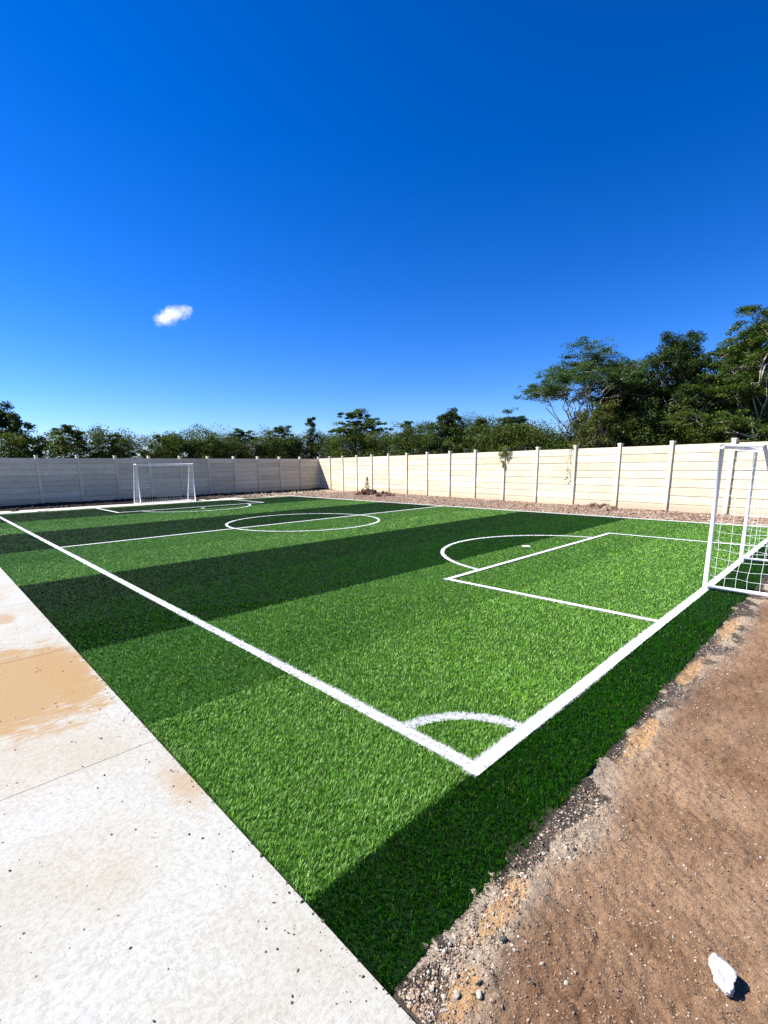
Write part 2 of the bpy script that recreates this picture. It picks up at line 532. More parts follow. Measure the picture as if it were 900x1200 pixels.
# ------------------------------------------------------------------ synthetic turf
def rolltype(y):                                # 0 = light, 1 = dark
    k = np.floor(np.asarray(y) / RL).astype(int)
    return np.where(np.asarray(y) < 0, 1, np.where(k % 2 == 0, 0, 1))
mb_v, mb_q, mb_m = [], [], []
edges = [TY0] + [RL * k for k in range(0, 7)] + [TY1]
for a_, c_ in zip(edges[:-1], edges[1:]):
    i0 = len(mb_v)
    a_ = a_ + .018 if a_ == TY0 else a_
    xa = TX0 + .008
    mb_v += [(xa, a_, TZ), (TX1, a_, TZ), (TX1, c_, TZ), (xa, c_, TZ),
             (xa, a_, -.15), (TX1, a_, -.15), (TX1, c_, -.15), (xa, c_, -.15)]
    mb_q += [(i0, i0+1, i0+2, i0+3), (i0, i0+4, i0+5, i0+1), (i0+3, i0+2, i0+6, i0+7), (i0+1, i0+5, i0+6, i0+2), (i0, i0+3, i0+7, i0+4)]
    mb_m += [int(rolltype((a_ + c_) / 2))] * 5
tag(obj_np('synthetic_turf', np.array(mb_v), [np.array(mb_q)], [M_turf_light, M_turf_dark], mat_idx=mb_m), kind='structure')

# lines (x from the left touchline, y from the near goal line)
LW = .040
BX0, BX1, BY = 3.326, 9.443, 2.76
CXM = 6.385
FX = 12.99
FY = 21.36
segs = [((.015, 0), (.015, FY), .0475), ((0, 0), (FX, 0), .047), ((FX, -.04), (FX, FY), LW), ((0, FY), (FX, FY), LW),
        ((0, 10.48), (FX, 10.48), LW),
        ((BX0, 0), (BX0, BY + LW), LW), ((BX1, 0), (BX1, BY + LW), LW), ((BX0, BY), (BX1, BY), LW),
        ((BX0, FY), (BX0, 18.2 - LW), LW), ((BX1, FY), (BX1, 18.2 - LW), LW), ((BX0, 18.2), (BX1, 18.2), LW)]
def arc_hits(r, yb, yc):
    return math.asin(min(1, abs(yb - yc) / r))
aN = arc_hits(2.25, BY, 2.41)
arcs = [((6.29, 10.48), 2.25, 0, 2 * math.pi, .038), ((CXM, 2.41), 2.25, aN, math.pi - aN, .038),
        ((CXM, 18.55), 2.25, math.pi + aN, 2 * math.pi - aN, .038), ((0, 0), .55, 0, math.pi / 2, .042)]
spots = [((6.6, 3.33), .085), ((6.29, 17.6), .085)]
def wav(x, y, s): return .010 * (vnoise(x * .8, y * .8, s) - .5)
def linemask(x, y):
    m = np.zeros(len(x), bool)
    jx = x + wav(x, y, 5) * 1.6; jy = y + wav(x, y, 6) * 1.6
    for (x0, y0), (x1, y1), hw in segs:
        dx, dy = x1 - x0, y1 - y0; L2 = dx*dx + dy*dy
        t = np.clip(((jx - x0) * dx + (jy - y0) * dy) / L2, 0, 1)
        m |= (np.abs(jx - x0 - t * dx) < hw) & (np.abs(jy - y0 - t * dy) < hw)
    for (cx, cy), r, a0, a1, hw in arcs:
        d = np.hypot(jx - cx, jy - cy); an = np.mod(np.arctan2(jy - cy, jx - cx), 2 * math.pi)
        m |= (np.abs(d - r) < hw) & (an >= a0) & (an <= a1)
    for (cx, cy), r in spots:
        m |= np.hypot(jx - cx, jy - cy) < r
    return m

rng = np.random.default_rng(11)
tile = .25
bx, by = [], []
gx = np.arange(TX0, TX1, tile); gy = np.arange(TY0, TY1, tile)
GX, GY = np.meshgrid(gx, gy); GX, GY = GX.ravel(), GY.ravel()
dist = np.sqrt((GX + tile/2 - CAM[0])**2 + (GY + tile/2 - CAM[1])**2 + CAM[2]**2)
dens = np.minimum(50000, 50000 * (2.5 / dist) ** 1.9)
# fibres stand in tufts of three that lean and shade together
cnt = rng.poisson(dens * tile * tile / 3)
ti = np.repeat(np.arange(len(GX)), cnt)
ux = GX[ti] + rng.random(len(ti)) * tile
uy = GY[ti] + rng.random(len(ti)) * tile
uspread = .34 / np.sqrt(dens[ti] / 3)
utint = rng.random(len(ti)); uaz = rng.random(len(ti)) * 2 * math.pi; uhi = rng.random(len(ti))
idx = np.repeat(np.arange(len(ti)), 3)
bx = ux[idx] + rng.normal(0, 1, len(idx)) * uspread[idx]
by = uy[idx] + rng.normal(0, 1, len(idx)) * uspread[idx]
tid = idx
# extra fibres in the lines, so they read as solid
lm0 = linemask(bx, by)
ex = np.repeat(np.where(lm0)[0], 2)
bx = np.concatenate([bx, bx[ex] + rng.normal(0, .008, len(ex))]); by = np.concatenate([by, by[ex] + rng.normal(0, .008, len(ex))]); tid = np.concatenate([tid, tid[ex]])
ragl = TX0 - .006 + .012 * fbm(by * 3, by * 0, 91); ragf = TY0 + .022 * fbm(bx * 2.2, bx * 0 + 4, 92) + .010 * fbm(bx * 17, bx * 0 + 4, 93) + .002
keep = (bx > ragl) & (by > ragf) & (bx < TX1) & (by < TY1)
bx, by, tid = bx[keep], by[keep], tid[keep]
N = len(bx)
d = np.sqrt((bx - CAM[0])**2 + (by - CAM[1])**2 + CAM[2]**2)
isline = linemask(bx, by)
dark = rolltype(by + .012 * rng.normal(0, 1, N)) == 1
wd = .0018 * np.maximum(1, d / 2.4) ** .74 * (.75 + .5 * rng.random(N))
hgt = .0225 * (.6 + .55 * rng.random(N))
seam = np.exp(-((by - RL / 2) / .012) ** 2) + np.exp(-((np.mod(by + RL/2, RL) - RL/2) / .010) ** 2)
hgt *= 1 - .35 * np.clip(seam, 0, 1)
az = uaz[tid] + rng.normal(0, .8, N)
lean = .015 * rng.random(N) ** .8
lx = np.cos(az) * lean; ly = np.sin(az) * lean
# pile lies a little along each half roll
half = np.floor(by / (RL / 2)).astype(int)
pd = np.where(half % 2 == 0, 1.0, -1.0) * np.where(bx < 0, 1, .5)
lx += pd * .006
fa = az + math.pi / 2 + rng.normal(0, .5, N)
wx, wy = np.cos(fa) * wd / 2, np.sin(fa) * wd / 2
z0 = np.full(N, TZ)
B0 = np.stack([bx - wx, by - wy, z0], 1); B1 = np.stack([bx + wx, by + wy, z0], 1)
mz = TZ + hgt * .6
M0 = np.stack([bx + lx * .35 - wx * .8, by + ly * .35 - wy * .8, mz], 1); M1 = np.stack([bx + lx * .35 + wx * .8, by + ly * .35 + wy * .8, mz], 1)
T0 = np.stack([bx + lx, by + ly, TZ + hgt], 1)
# fibre colours
rv = rng.random(N)
patch = .5 + .5 * fbm(bx * .9, by * .9, 15)
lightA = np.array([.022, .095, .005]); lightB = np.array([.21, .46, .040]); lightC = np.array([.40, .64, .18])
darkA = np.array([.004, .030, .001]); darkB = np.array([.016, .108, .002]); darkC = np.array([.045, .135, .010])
def pick(A, Bc, Cc):
    t = np.clip(.7 * utint[tid] + .3 * rv + (patch - .5) * .45, 0, 1)[:, None]
    c = A * (1 - t) + Bc * t
    hi = (uhi[tid] + rng.normal(0, .12, N) < .20)[:, None]
    return np.where(hi, Cc * (.7 + .3 * rv[:, None]), c)
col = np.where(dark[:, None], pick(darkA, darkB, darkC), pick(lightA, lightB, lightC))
# outer strip beyond the touchline: shading from pile lean put into the fibre colour
tone = np.ones(N)
tone = np.where((bx < 0) & (by > RL / 2) & (by < RL), .91, tone)
tone = np.where((bx < 0) & (by > 0) & (by <= RL / 2), .97, tone)
col = col * tone[:, None]
straw = (rng.random(N) < .003 + .03 * np.clip(fbm(bx * 2.5, by * 2.5, 16), 0, 1)) & dark & (by < 0)
col[straw] = np.array([.25, .21, .08])
col[isline] = (np.array([.68, .69, .67])[None] * (.88 + .14 * rv[:, None]))[isline]
def blades(sel, name, material, near_limit=6.0):
    s = np.where(sel)[0]
    ne = s[d[s] < near_limit]; fr = s[d[s] >= near_limit]
    V = [np.stack([B0[ne], B1[ne], M0[ne], M1[ne], T0[ne]], 1).reshape(-1, 3), np.stack([B0[fr], B1[fr], T0[fr]], 1).reshape(-1, 3)]
    C = np.concatenate([np.repeat(col[ne], 5, 0), np.repeat(col[fr], 3, 0)])
    i = np.arange(len(ne)) * 5
    j = len(ne) * 5 + np.arange(len(fr)) * 3
    return obj_np(name, np.concatenate(V), [np.stack([i, i+1, i+3, i+2], 1), np.concatenate([np.stack([i+2, i+3, i+4], 1), np.stack([j, j+1, j+2], 1)])],
                  material, colors=C)
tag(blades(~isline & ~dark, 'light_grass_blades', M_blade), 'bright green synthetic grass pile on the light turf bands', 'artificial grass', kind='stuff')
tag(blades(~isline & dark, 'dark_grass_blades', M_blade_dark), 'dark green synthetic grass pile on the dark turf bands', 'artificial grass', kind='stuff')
tag(blades(isline, 'white_grass_blades', M_blade_dark), 'white synthetic grass pile of the pitch lines', 'artificial grass', kind='stuff')
# the white backing strips under the line fibres
mb = MB()
ZL = -.014
for k, ((x0, y0), (x1, y1), hw) in enumerate(segs):
    hw -= .006
    z = ZL + .0011 * k
    if abs(x1 - x0) < 1e-6: mb.add([(x0-hw,min(y0,y1),z),(x0+hw,min(y0,y1),z),(x0+hw,max(y0,y1),z),(x0-hw,max(y0,y1),z)], [(0,1,2,3)])
    else: mb.add([(x0-.04,y0-hw,z),(x1,y0-hw,z),(x1,y0+hw,z),(x0-.04,y0+hw,z)], [(0,1,2,3)])
for k, ((cx, cy), r, a0, a1, hw) in enumerate(arcs):
    hw -= .006
    nseg = 96; an = np.linspace(a0, a1, nseg + 1); z = ZL - .0013 * (k + 1)
    v = np.concatenate([np.stack([cx + (r-hw)*np.cos(an), cy + (r-hw)*np.sin(an), 0*an + z], 1), np.stack([cx + (r+hw)*np.cos(an), cy + (r+hw)*np.sin(an), 0*an + z], 1)])
    i = np.arange(nseg)
    mb.add(v, np.stack([i, i + nseg + 1, i + nseg + 2, i + 1], 1))
for (cx, cy), r in spots:
    an = np.arange(24) * 2 * math.pi / 24
    v = np.concatenate([[(cx, cy, ZL)], np.stack([cx + r*np.cos(an), cy + r*np.sin(an), 0*an + ZL], 1)])
    mb.add(v, None, [(0, 1 + k, 1 + (k + 1) % 24) for k in range(24)])
tag(mb.build('pitch_markings', M_line), kind='structure')

# ------------------------------------------------------------------ loose stones
ico_v = []
t_ = (1 + 5 ** .5) / 2
for a_ in (-1, 1):
    for c_ in (-t_, t_): ico_v += [(a_, c_, 0), (0, a_, c_), (c_, 0, a_)]
ico_v = np.array(ico_v) / math.hypot(1, t_)
def hull_faces(v):
    f = []
    nv = len(v)
    for i in range(nv):
        for j in range(nv):
            for k in range(nv):
                if i < j and i < k and j != k:
                    nn = np.cross(v[j] - v[i], v[k] - v[i])
                    if np.all((v - v[i]) @ nn < 1e-6): f.append((i, j, k))
    return np.array(f)
ico_f = hull_faces(ico_v)
def stones(name, pos, size, cols, material, label, cat, seed=1):
    rg = np.random.default_rng(seed)
    n_ = len(pos)
    v = ico_v[None] * (1 + .28 * rg.normal(0, 1, (n_, 12, 1))) * (rg.random((n_, 1, 3)) * .7 + .6)
    a = rg.random(n_) * 6.28
    x = v[..., 0] * np.cos(a)[:, None] - v[..., 1] * np.sin(a)[:, None]; y = v[..., 0] * np.sin(a)[:, None] + v[..., 1] * np.cos(a)[:, None]
    v = np.stack([x, y, v[..., 2] * .75], -1) * size[:, None, None] + pos[:, None, :]
    fcs = (ico_f[None] + (np.arange(n_) * 12)[:, None, None]).reshape(-1, 3)
    o = obj_np(name, v.reshape(-1, 3), [fcs], material, colors=np.repeat(cols, 12, 0))
    return tag(o, label, cat, kind='stuff')
rng = np.random.default_rng(21)
# near soil: pale crumbs everywhere, many along the turf edge
def soil_field(n_, xr, dmax, power, smin, smax):
    x = xr[0] + rng.random(n_) ** 1.6 * (xr[1] - xr[0]); dd = rng.random(n_) ** power * dmax
    y = TY0 - dd
    s = smin + (smax - smin) * rng.random(n_) ** 4
    return x, y, s
pa = [soil_field(44000, (TX0 + .02, 3.5), 1.35, .9, .0011, .0048), soil_field(26000, (TX0 + .02, 4.5), .27, .8, .001, .0062), soil_field(420, (TX0 + .02, -.35), .33, 1.0, .003, .011)]
x = np.concatenate([q[0] for q in pa]); y = np.concatenate([q[1] for q in pa]); s = np.concatenate([q[2] for q in pa])
kp = np.ones(len(x), bool)
e_ = np.arange(len(x)) >= 44000
kp[e_] = rng.random(e_.sum()) < np.clip(1.25 - (TY0 - y[e_]) / (.17 + .16 * fbm(x[e_] * 2.1, x[e_] * 0 + 3, 21)) + .9 * fbm(x[e_] * 6, y[e_] * 6, 44), .02, 1)
x, y, s, e_ = x[kp], y[kp], s[kp], e_[kp]
pos = np.stack([x, y, soil_z(x, y) + s * .25], 1)
pal = np.array([(.42, .36, .28), (.30, .22, .155), (.17, .10, .062), (.50, .46, .41), (.05, .045, .04), (.23, .145, .095)])
pk = rng.choice(6, len(x), p=[.08, .28, .26, .04, .08, .26])
stones('soil_crumbs', pos, s, np.where(e_[:, None] & (pk == 2)[:, None], np.array([.44, .38, .29]), pal[pk]) * (.75 + .5 * rng.random((len(x), 1))), M_stone, 'pale crumbs and grit strewn over the brown soil', 'grit')
# grit on the concrete
n_ = 1500
y = -1.2 + rng.random(n_) ** 1.3 * 6.5; x = TX0 - .01 - rng.random(n_) ** 3.2 * 1.0
s = .0012 + .005 * rng.random(n_) ** 5
pos = np.stack([x, y, -.008 + s * .3], 1)
pal = np.array([(.10, .085, .07), (.03, .028, .025), (.25, .19, .13)])
stones('path_grit', pos, s, pal[rng.choice(3, n_, p=[.4, .35, .25])], M_stone, 'dark grit scattered over the pale concrete path', 'grit', 2)
# verge gravel
n_ = 20000
y = -2 + rng.random(n_) * 25.5; x = 13.24 + rng.random(n_) * (np.minimum(wallx(y) - .1, 19) - 13.24)
s = .008 + .03 * rng.random(n_) ** 3
pos = np.stack([x, y, np.where(y < 21.4, verge_z(x, y), far_z(x, y)) + s * .2], 1)
pal = np.array([(.32, .22, .155), (.38, .31, .24), (.22, .135, .09), (.11, .065, .042), (.43, .37, .30)])
stones('verge_gravel', pos, s, pal[rng.choice(5, n_, p=[.3, .25, .22, .13, .10])], M_stone, 'reddish gravel heaped along the foot of the bright wall', 'gravel', 3)
n_ = 2600
x = -2 + rng.random(n_) * 19; y = 22.8 + rng.random(n_) ** 1.5 * 3
s = .012 + .06 * rng.random(n_) ** 4
pos = np.stack([x, y, far_z(x, y) + s * .2], 1)
pal = np.array([(.015, .012, .01), (.035, .026, .02), (.34, .28, .21)])  # dark clods share the soil's near-black tone, painted shade included
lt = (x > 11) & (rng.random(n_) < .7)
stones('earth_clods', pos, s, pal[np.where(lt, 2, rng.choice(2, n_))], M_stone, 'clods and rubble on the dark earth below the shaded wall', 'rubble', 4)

def lump(name, loc, size, seed, material, rz=0, parent=None, sub=3, rough=.16, cut=True, colors=None):
    """an irregular faceted stone"""
    import bmesh
    bm = bmesh.new()
    bmesh.ops.create_icosphere(bm, subdivisions=sub, radius=1)
    rg = np.random.default_rng(seed)
    planes = rg.normal(0, 1, (9, 3)); planes /= np.linalg.norm(planes, axis=1)[:, None]
    off = .66 + .24 * rg.random(9)
    for v in bm.verts:
        c = np.array(v.co)
        if cut:
            for pl, o_ in zip(planes, off):
                e = c @ pl - o_
                if e > 0: c = c - pl * e * .85
        k = 1 + rough * float(fbm(np.array([c[0] * 1.7 + 3]), np.array([c[1] * 1.7 + c[2] * 2.3]), seed)[0])
        v.co = c * k * np.array(size)
    me = bpy.data.meshes.new(name); bm.to_mesh(me); bm.free()
    for pl in me.polygons: pl.use_smooth = False
    me.materials.append(material)
    if colors is not None:
        a = me.color_attributes.new('tint', 'FLOAT_COLOR', 'POINT')
        for q in a.data: q.color = (*colors, 1)
    o = link(bpy.data.objects.new(name, me), parent)
    o.location = loc; o.rotation_euler = (0, 0, rz)
    return o
o = lump('white_rock', (-.297, -1.158, -.022), (.066, .038, .034), 8, M_rock, rz=R(212), sub=4, rough=.42)
tag(o, 'elongated white limestone rock lying alone on brown soil', 'rock')
for (x_, y_, s_, sd_, lab) in [
        (-.667, -.812, .009, 3, 'small pale stone out on the soil between turf corner and white rock'),
        (-.955, -.590, .012, 4, 'round pale stone beside the outer corner of the turf'),
        (-.985, -.563, .009, 5, 'small whitish stone tucked against the turf corner'),
        (-.667, -.728, .008, 6, 'little pale stone between turf edge and open soil'),
        (-.905, -.640, .013, 7, 'grey angular stone at the bottom edge beside the concrete path'),
        (-.700, -.600, .014, 9, 'dark grey stone below the yellow sand patch at the turf edge')]:
    o = lump('stone', (x_, y_, float(soil_z(np.array([x_]), np.array([y_]))[0]) + s_ * .35), (s_ * 1.1, s_ * .85, s_ * .75), sd_, M_stone, rz=sd_, sub=2,
             colors=((.07, .067, .065) if sd_ == 9 else (.40, .35, .28)))
    tag(o, lab, 'stone')

# ------------------------------------------------------------------ precast boundary walls
WT = 2.135                                     # top of the planks
def make_wall(name, loc, rz, spacing, nb, seed, label, first=0):
    rg = np.random.default_rng(seed)
    root = empty(name, loc, rz)
    tag(root, label, 'wall')
    for i in range(first, nb + 1):
        m = MB(); t = .92 + .12 * rg.random()
        m.box((-.058, -.085, -.3), (.058, .085, 2.205), .008, col=(t, t, t))
        m.box((-.068, -.095, 2.2055), (.068, .095, 2.262), .01, col=(t, t, t))
        o = m.build('post', M_precast, root)
        o.location = (i * spacing, 0, 0)
        o.rotation_euler = (rg.normal(0, .004), rg.normal(0, .004), 0)
        if i == nb: break
        m = MB()
        z = -.25 if False else -.05
        zs = np.linspace(0.005, WT, 9)
        m.box((.045, -.012, -.28), (spacing - .045, .012, WT - .03), 0, col=(.5, .47, .42))
        for k in range(8):
            t = .80 + .24 * rg.random(); wmt = rg.random()
            off = rg.normal(0, .003)
            a0 = zs[k] + .006 if k else -.28
            m.box((.03, -.03 + off, a0), (spacing - .03, .03 + off, zs[k + 1] - .006), .011, col=(t, t * (1 - .025 * wmt), t * (1 - .08 * wmt)))
        o = m.build('panel', M_precast, root)
        o.location = (i * spacing, 0, 0)
    return root
make_wall('precast_wall', (C0[0], C0[1], 0), math.atan2(RD[1], RD[0]), RS, 21, 31,
          'sunlit cream precast concrete wall of posts and planks behind the near goal')
make_wall('precast_wall', (C0[0], C0[1] - .0, 0), math.atan2(FD[1], FD[0]), FS, 19, 32,
          'grey precast concrete wall in shadow behind the far goal', first=0)

# ------------------------------------------------------------------ goals
def make_goal():
    root = empty('football_goal', (0, 0, 0))
    W, H, DT, DB, r = 2.49, 1.78, .40, .90, .0255
    hw = W / 2
    zb = .025
    def part(name, pts, rad, n=14):
        m = MB(); m.tube(pts, rad, n); return m.build(name, M_paint, root, smooth=True)
    for s in (-1, 1):
        part('post', [(s*hw, 0, -.03), (s*hw, 0, H - r - .002)], r)
    part('crossbar', [(-hw - r, 0, H), (hw + r, 0, H)], r)
    for s in (-1, 1):
        part('top_bar', [(s*hw, -r - .001, H), (s*hw, -DT, H)], r * .85)
        part('back_strut', [(s*hw, -DT - .004, H - .002), (s*hw, -DB, zb + .03)], r * .8)
        part('base_bar', [(s*hw, -.034, zb), (s*hw, -DB - r, zb)], r * .9)
    part('rear_bar', [(-hw + .026, -DB, zb), (hw - .026, -DB, zb)], r * .85)
    # net: sagging square mesh on the top, the back and both sides
    net = MB()
    tw = .0019
    g = .115
    rg = np.random.default_rng(3)
    def strand(pts): net.tube(pts, tw, 3, cap=False)
    zs = np.arange(.06, H - .02, g)
    def depth(z): return DB + (DT - DB) * (z - .05) / (H - .05)
    for s in (-1, 1):
        xx = s * (hw - .005)
        for z in zs:
            n_ = 7; t = np.linspace(0, 1, n_)
            sag = -.035 * np.sin(math.pi * t) + .006 * rg.normal(0, 1, n_)
            yy = -.03 - t * (depth(z) - .03)
            strand(np.stack([xx - s * .03 * np.sin(math.pi * t), yy, z + sag], 1))
        for y_ in np.arange(.09, DB - .03, g):
            ztop = H - .02 if y_ < DT else .05 + (DB - y_) / (DB - DT) * (H - .05)
            n_ = 12; t = np.linspace(0, 1, n_)
            strand(np.stack([xx - s * .03 * np.sin(math.pi * t), -y_ + .006 * rg.normal(0, 1, n_), .04 + t * (ztop - .04)], 1))
    for x_ in np.arange(-hw + g * .7, hw - .04, g):
        n_ = 12; t = np.linspace(0, 1, n_)
        z = .04 + t * (H - .06)
        strand(np.stack([x_ + .006 * rg.normal(0, 1, n_), -depth(z) - .04 * np.sin(math.pi * t), z], 1))
        n_ = 5; t = np.linspace(0, 1, n_)
        strand(np.stack([x_ + 0*t, -t * DT, H - .01 - .05 * np.sin(math.pi * t)], 1))
    for z in zs:
        n_ = 22; t = np.linspace(0, 1, n_)
        strand(np.stack([-hw + t * W, -depth(z) - .04 * np.sin(math.pi * (z / H)) + 0*t, z - .012 * np.abs(np.sin(t * math.pi * 5)) + 0*t], 1))
    for y_ in (.1, .2, .3):
        n_ = 12; t = np.linspace(0, 1, n_)
        strand(np.stack([-hw + t * W, -y_ + 0*t, H - .01 - .05 * math.sin(math.pi * y_ / DT) * np.ones(n_)], 1))
    net.build('net', M_net, root)
    return root
goal = make_goal()
goal.location = (6.395, .004, 0)
tag(goal, 'near white goal with sagging net, cut off by the right edge', 'goal', 'white football goals on the pitch')
g2 = goal.copy(); COL.objects.link(g2)
for ch in list(goal.children):
    c = ch.copy(); COL.objects.link(c); c.parent = g2
g2.location = (6.43, 21.52, 0); g2.rotation_euler = (0, 0, math.pi)
g2['label'] = 'small distant white goal standing in front of the shaded grey wall'

# ------------------------------------------------------------------ trees and plants
def leaves(centers, radii, counts, size, rg, flat=.35, upbias=.5, palette=None, aspect=.45):
    idx = np.repeat(np.arange(len(centers)), counts)
    n_ = len(idx)
    u = rg.normal(0, 1, (n_, 3)); u /= np.linalg.norm(u, axis=1)[:, None]
    rr = rg.random(n_) ** .45
    off = u * rr[:, None] * radii[idx][:, None]
    off[:, 2] *= flat
    c = centers[idx] + off
    nrm = rg.normal(0, 1, (n_, 3)); nrm[:, 2] = np.abs(nrm[:, 2]) + upbias * 2
    nrm /= np.linalg.norm(nrm, axis=1)[:, None]
    a = off + rg.normal(0, .3, (n_, 3)) * radii[idx][:, None]
    a = a - nrm * np.sum(a * nrm, 1)[:, None]; a /= np.linalg.norm(a, axis=1)[:, None] + 1e-9
    bb = np.cross(nrm, a)
    s = size * (.6 + .8 * rg.random(n_))
    sl = s[:, None]
    v = np.stack([c - a * sl * .5, c + bb * sl * aspect * .5, c + a * sl * .5, c - bb * sl * aspect * .5], 1)
    pal_ = np.asarray(palette)
    cl = rg.random(len(centers))
    k = np.clip(cl[idx] * .6 + rg.random(n_) * .5, 0, .999)
    col_ = pal_[(k * len(pal_)).astype(int)] * (.75 + .5 * rg.random((n_, 1)))
    i = np.arange(n_) * 4
    return v.reshape(-1, 3), np.stack([i, i+1, i+2, i+3], 1), np.repeat(col_, 4, 0)

P_DARK = [(.016, .034, .008), (.026, .050, .011), (.040, .066, .014), (.06, .085, .02)]
P_MID = [(.028, .056, .011), (.052, .092, .018), (.082, .122, .024), (.12, .155, .035)]
P_YEL = [(.035, .055, .010), (.065, .085, .016), (.10, .12, .022), (.15, .15, .035)]
P_TEAL = [(.022, .055, .018), (.042, .088, .028), (.065, .118, .036), (.10, .145, .045)]

def limb(a, c, rg, n_=6, wob=.06, droop=0.0):
    t = np.linspace(0, 1, n_)[:, None]
    a, c = np.asarray(a), np.asarray(c)
    L = np.linalg.norm(c - a)
    w_ = rg.normal(0, wob * L, (n_, 3)) * np.sin(math.pi * t)
    pts = a * (1 - t) + c * t + w_
    pts[:, 2] += (np.sin(math.pi * t[:, 0]) * droop * L)
    return pts

def make_tree_meshes(kind, H, Rd, seed, ncl, nleaf, leaf, palette, barkm, stems=2, crown_low=.25):
    rg = np.random.default_rng(seed)
    lobes = []                                    # centre, radius, flattening
    nl_ = {'umbrella': 24, 'dense': 34, 'layered': 34, 'wispy': 11}[kind]
    a0 = rg.random() * 6.28
    for k in range(nl_):
        a = a0 + k * 2.39996 + rg.normal(0, .35)
        f = (k + .5) / nl_
        if kind == 'umbrella':
            q = math.sqrt(f) * .95
            z = H * (.90 - .28 * q * q + rg.normal(0, .028))
            lobes.append((q * Rd * .82, a, z, Rd * (.30 + .14 * rg.random()), .34))
        elif kind == 'wispy':
            z = H * (crown_low + (.95 - crown_low) * f)
            lobes.append(((1.05 - f) * rg.random() * Rd * .8, a, z, Rd * (.30 + .2 * rg.random()), .55))
        else:
            hf = f ** .9
            prof = (1 - max(0, (hf - .45) / .55) ** 2 * .92) * (.8 + .2 * min(1, hf / .3))
            q = rg.random() ** .5
            z = H * (crown_low + (.93 - crown_low) * hf + rg.normal(0, .02))
            lobes.append((q * Rd * .78 * prof, a, z, Rd * (.36 + .2 * rg.random()) * (1 - .3 * hf), .8 if kind == 'dense' else .42))
    lobes = [(np.array([math.cos(a) * r_, math.sin(a) * r_, z]), lr, fl) for (r_, a, z, lr, fl) in lobes]
    wood = MB(); base_sp = []
    for k in range(stems):
        a = rg.random() * 6.28
        base = np.array([math.cos(a) * .12 * (stems > 1), math.sin(a) * .12 * (stems > 1), -.15])
        top = np.array([rg.normal(0, Rd * .25), rg.normal(0, Rd * .25), H * (.55 + .2 * rg.random())])
        pts = limb(base, top, rg, 9, .05)
        wood.tube(pts, np.linspace((.009 if kind != 'layered' else .005) * H + .025, .016, 9), 7)
        base_sp.append(pts)
    per = max(4, ncl // len(lobes))
    cs, rs = [], []
    for (lc, lr, fl) in lobes:
        sp = base_sp[rg.integers(stems)]
        cand = [pt for pt in sp if pt[2] < lc[2] - .05] or [sp[1]]
        st = cand[max(0, len(cand) - 1 - rg.integers(0, 4))]
        pts = limb(st, lc - np.array([0, 0, lr * fl * .3]), rg, 7, .08, .06)
        wood.tube(pts, np.linspace(.0028 * H + .010, .007, 7), 5, cap=False)
        for q in range(per):
            u = rg.normal(0, 1, 3); u /= np.linalg.norm(u)
            off = u * lr * (.25 + .85 * rg.random()); off[2] *= fl
            c = lc + off
            if c[2] > H: c[2] = H - .15 * rg.random()
            c[2] = max(c[2], .25)
            cs.append(c); rs.append((.15 + .17 * rg.random()) * (.75 + .14 * Rd))
            if q % 2 == 0:
                tw = limb(pts[-1 - rg.integers(0, 3)], c, rg, 4, .08, .04)
                wood.tube(tw, np.linspace(.010, .004, 4), 4, cap=False)
    cs = np.array(cs); rs = np.array(rs)
    cnt = np.maximum(4, (nleaf / len(cs) * (.4 + 1.2 * rg.random(len(cs)))).astype(int))
    fl_ = kind in ('umbrella', 'layered')
    v, q, c = leaves(cs, rs, cnt, leaf, rg, flat=.42 if fl_ else .8, upbias=.55 if fl_ else .25, palette=palette)
    return wood.mesh('trunk', barkm, smooth=True), mesh_np('crown', v, [q], M_leaf, colors=c)

def plant_tree(name, loc, meshes, label, rz=0.0, sc=(1, 1, 1), group=None):
    root = empty(name, loc, rz)
    root.scale = sc
    tag(root, label, 'tree', group)
    link(bpy.data.objects.new('trunk', meshes[0]), root)
    link(bpy.data.objects.new('crown', meshes[1]), root)
    return root

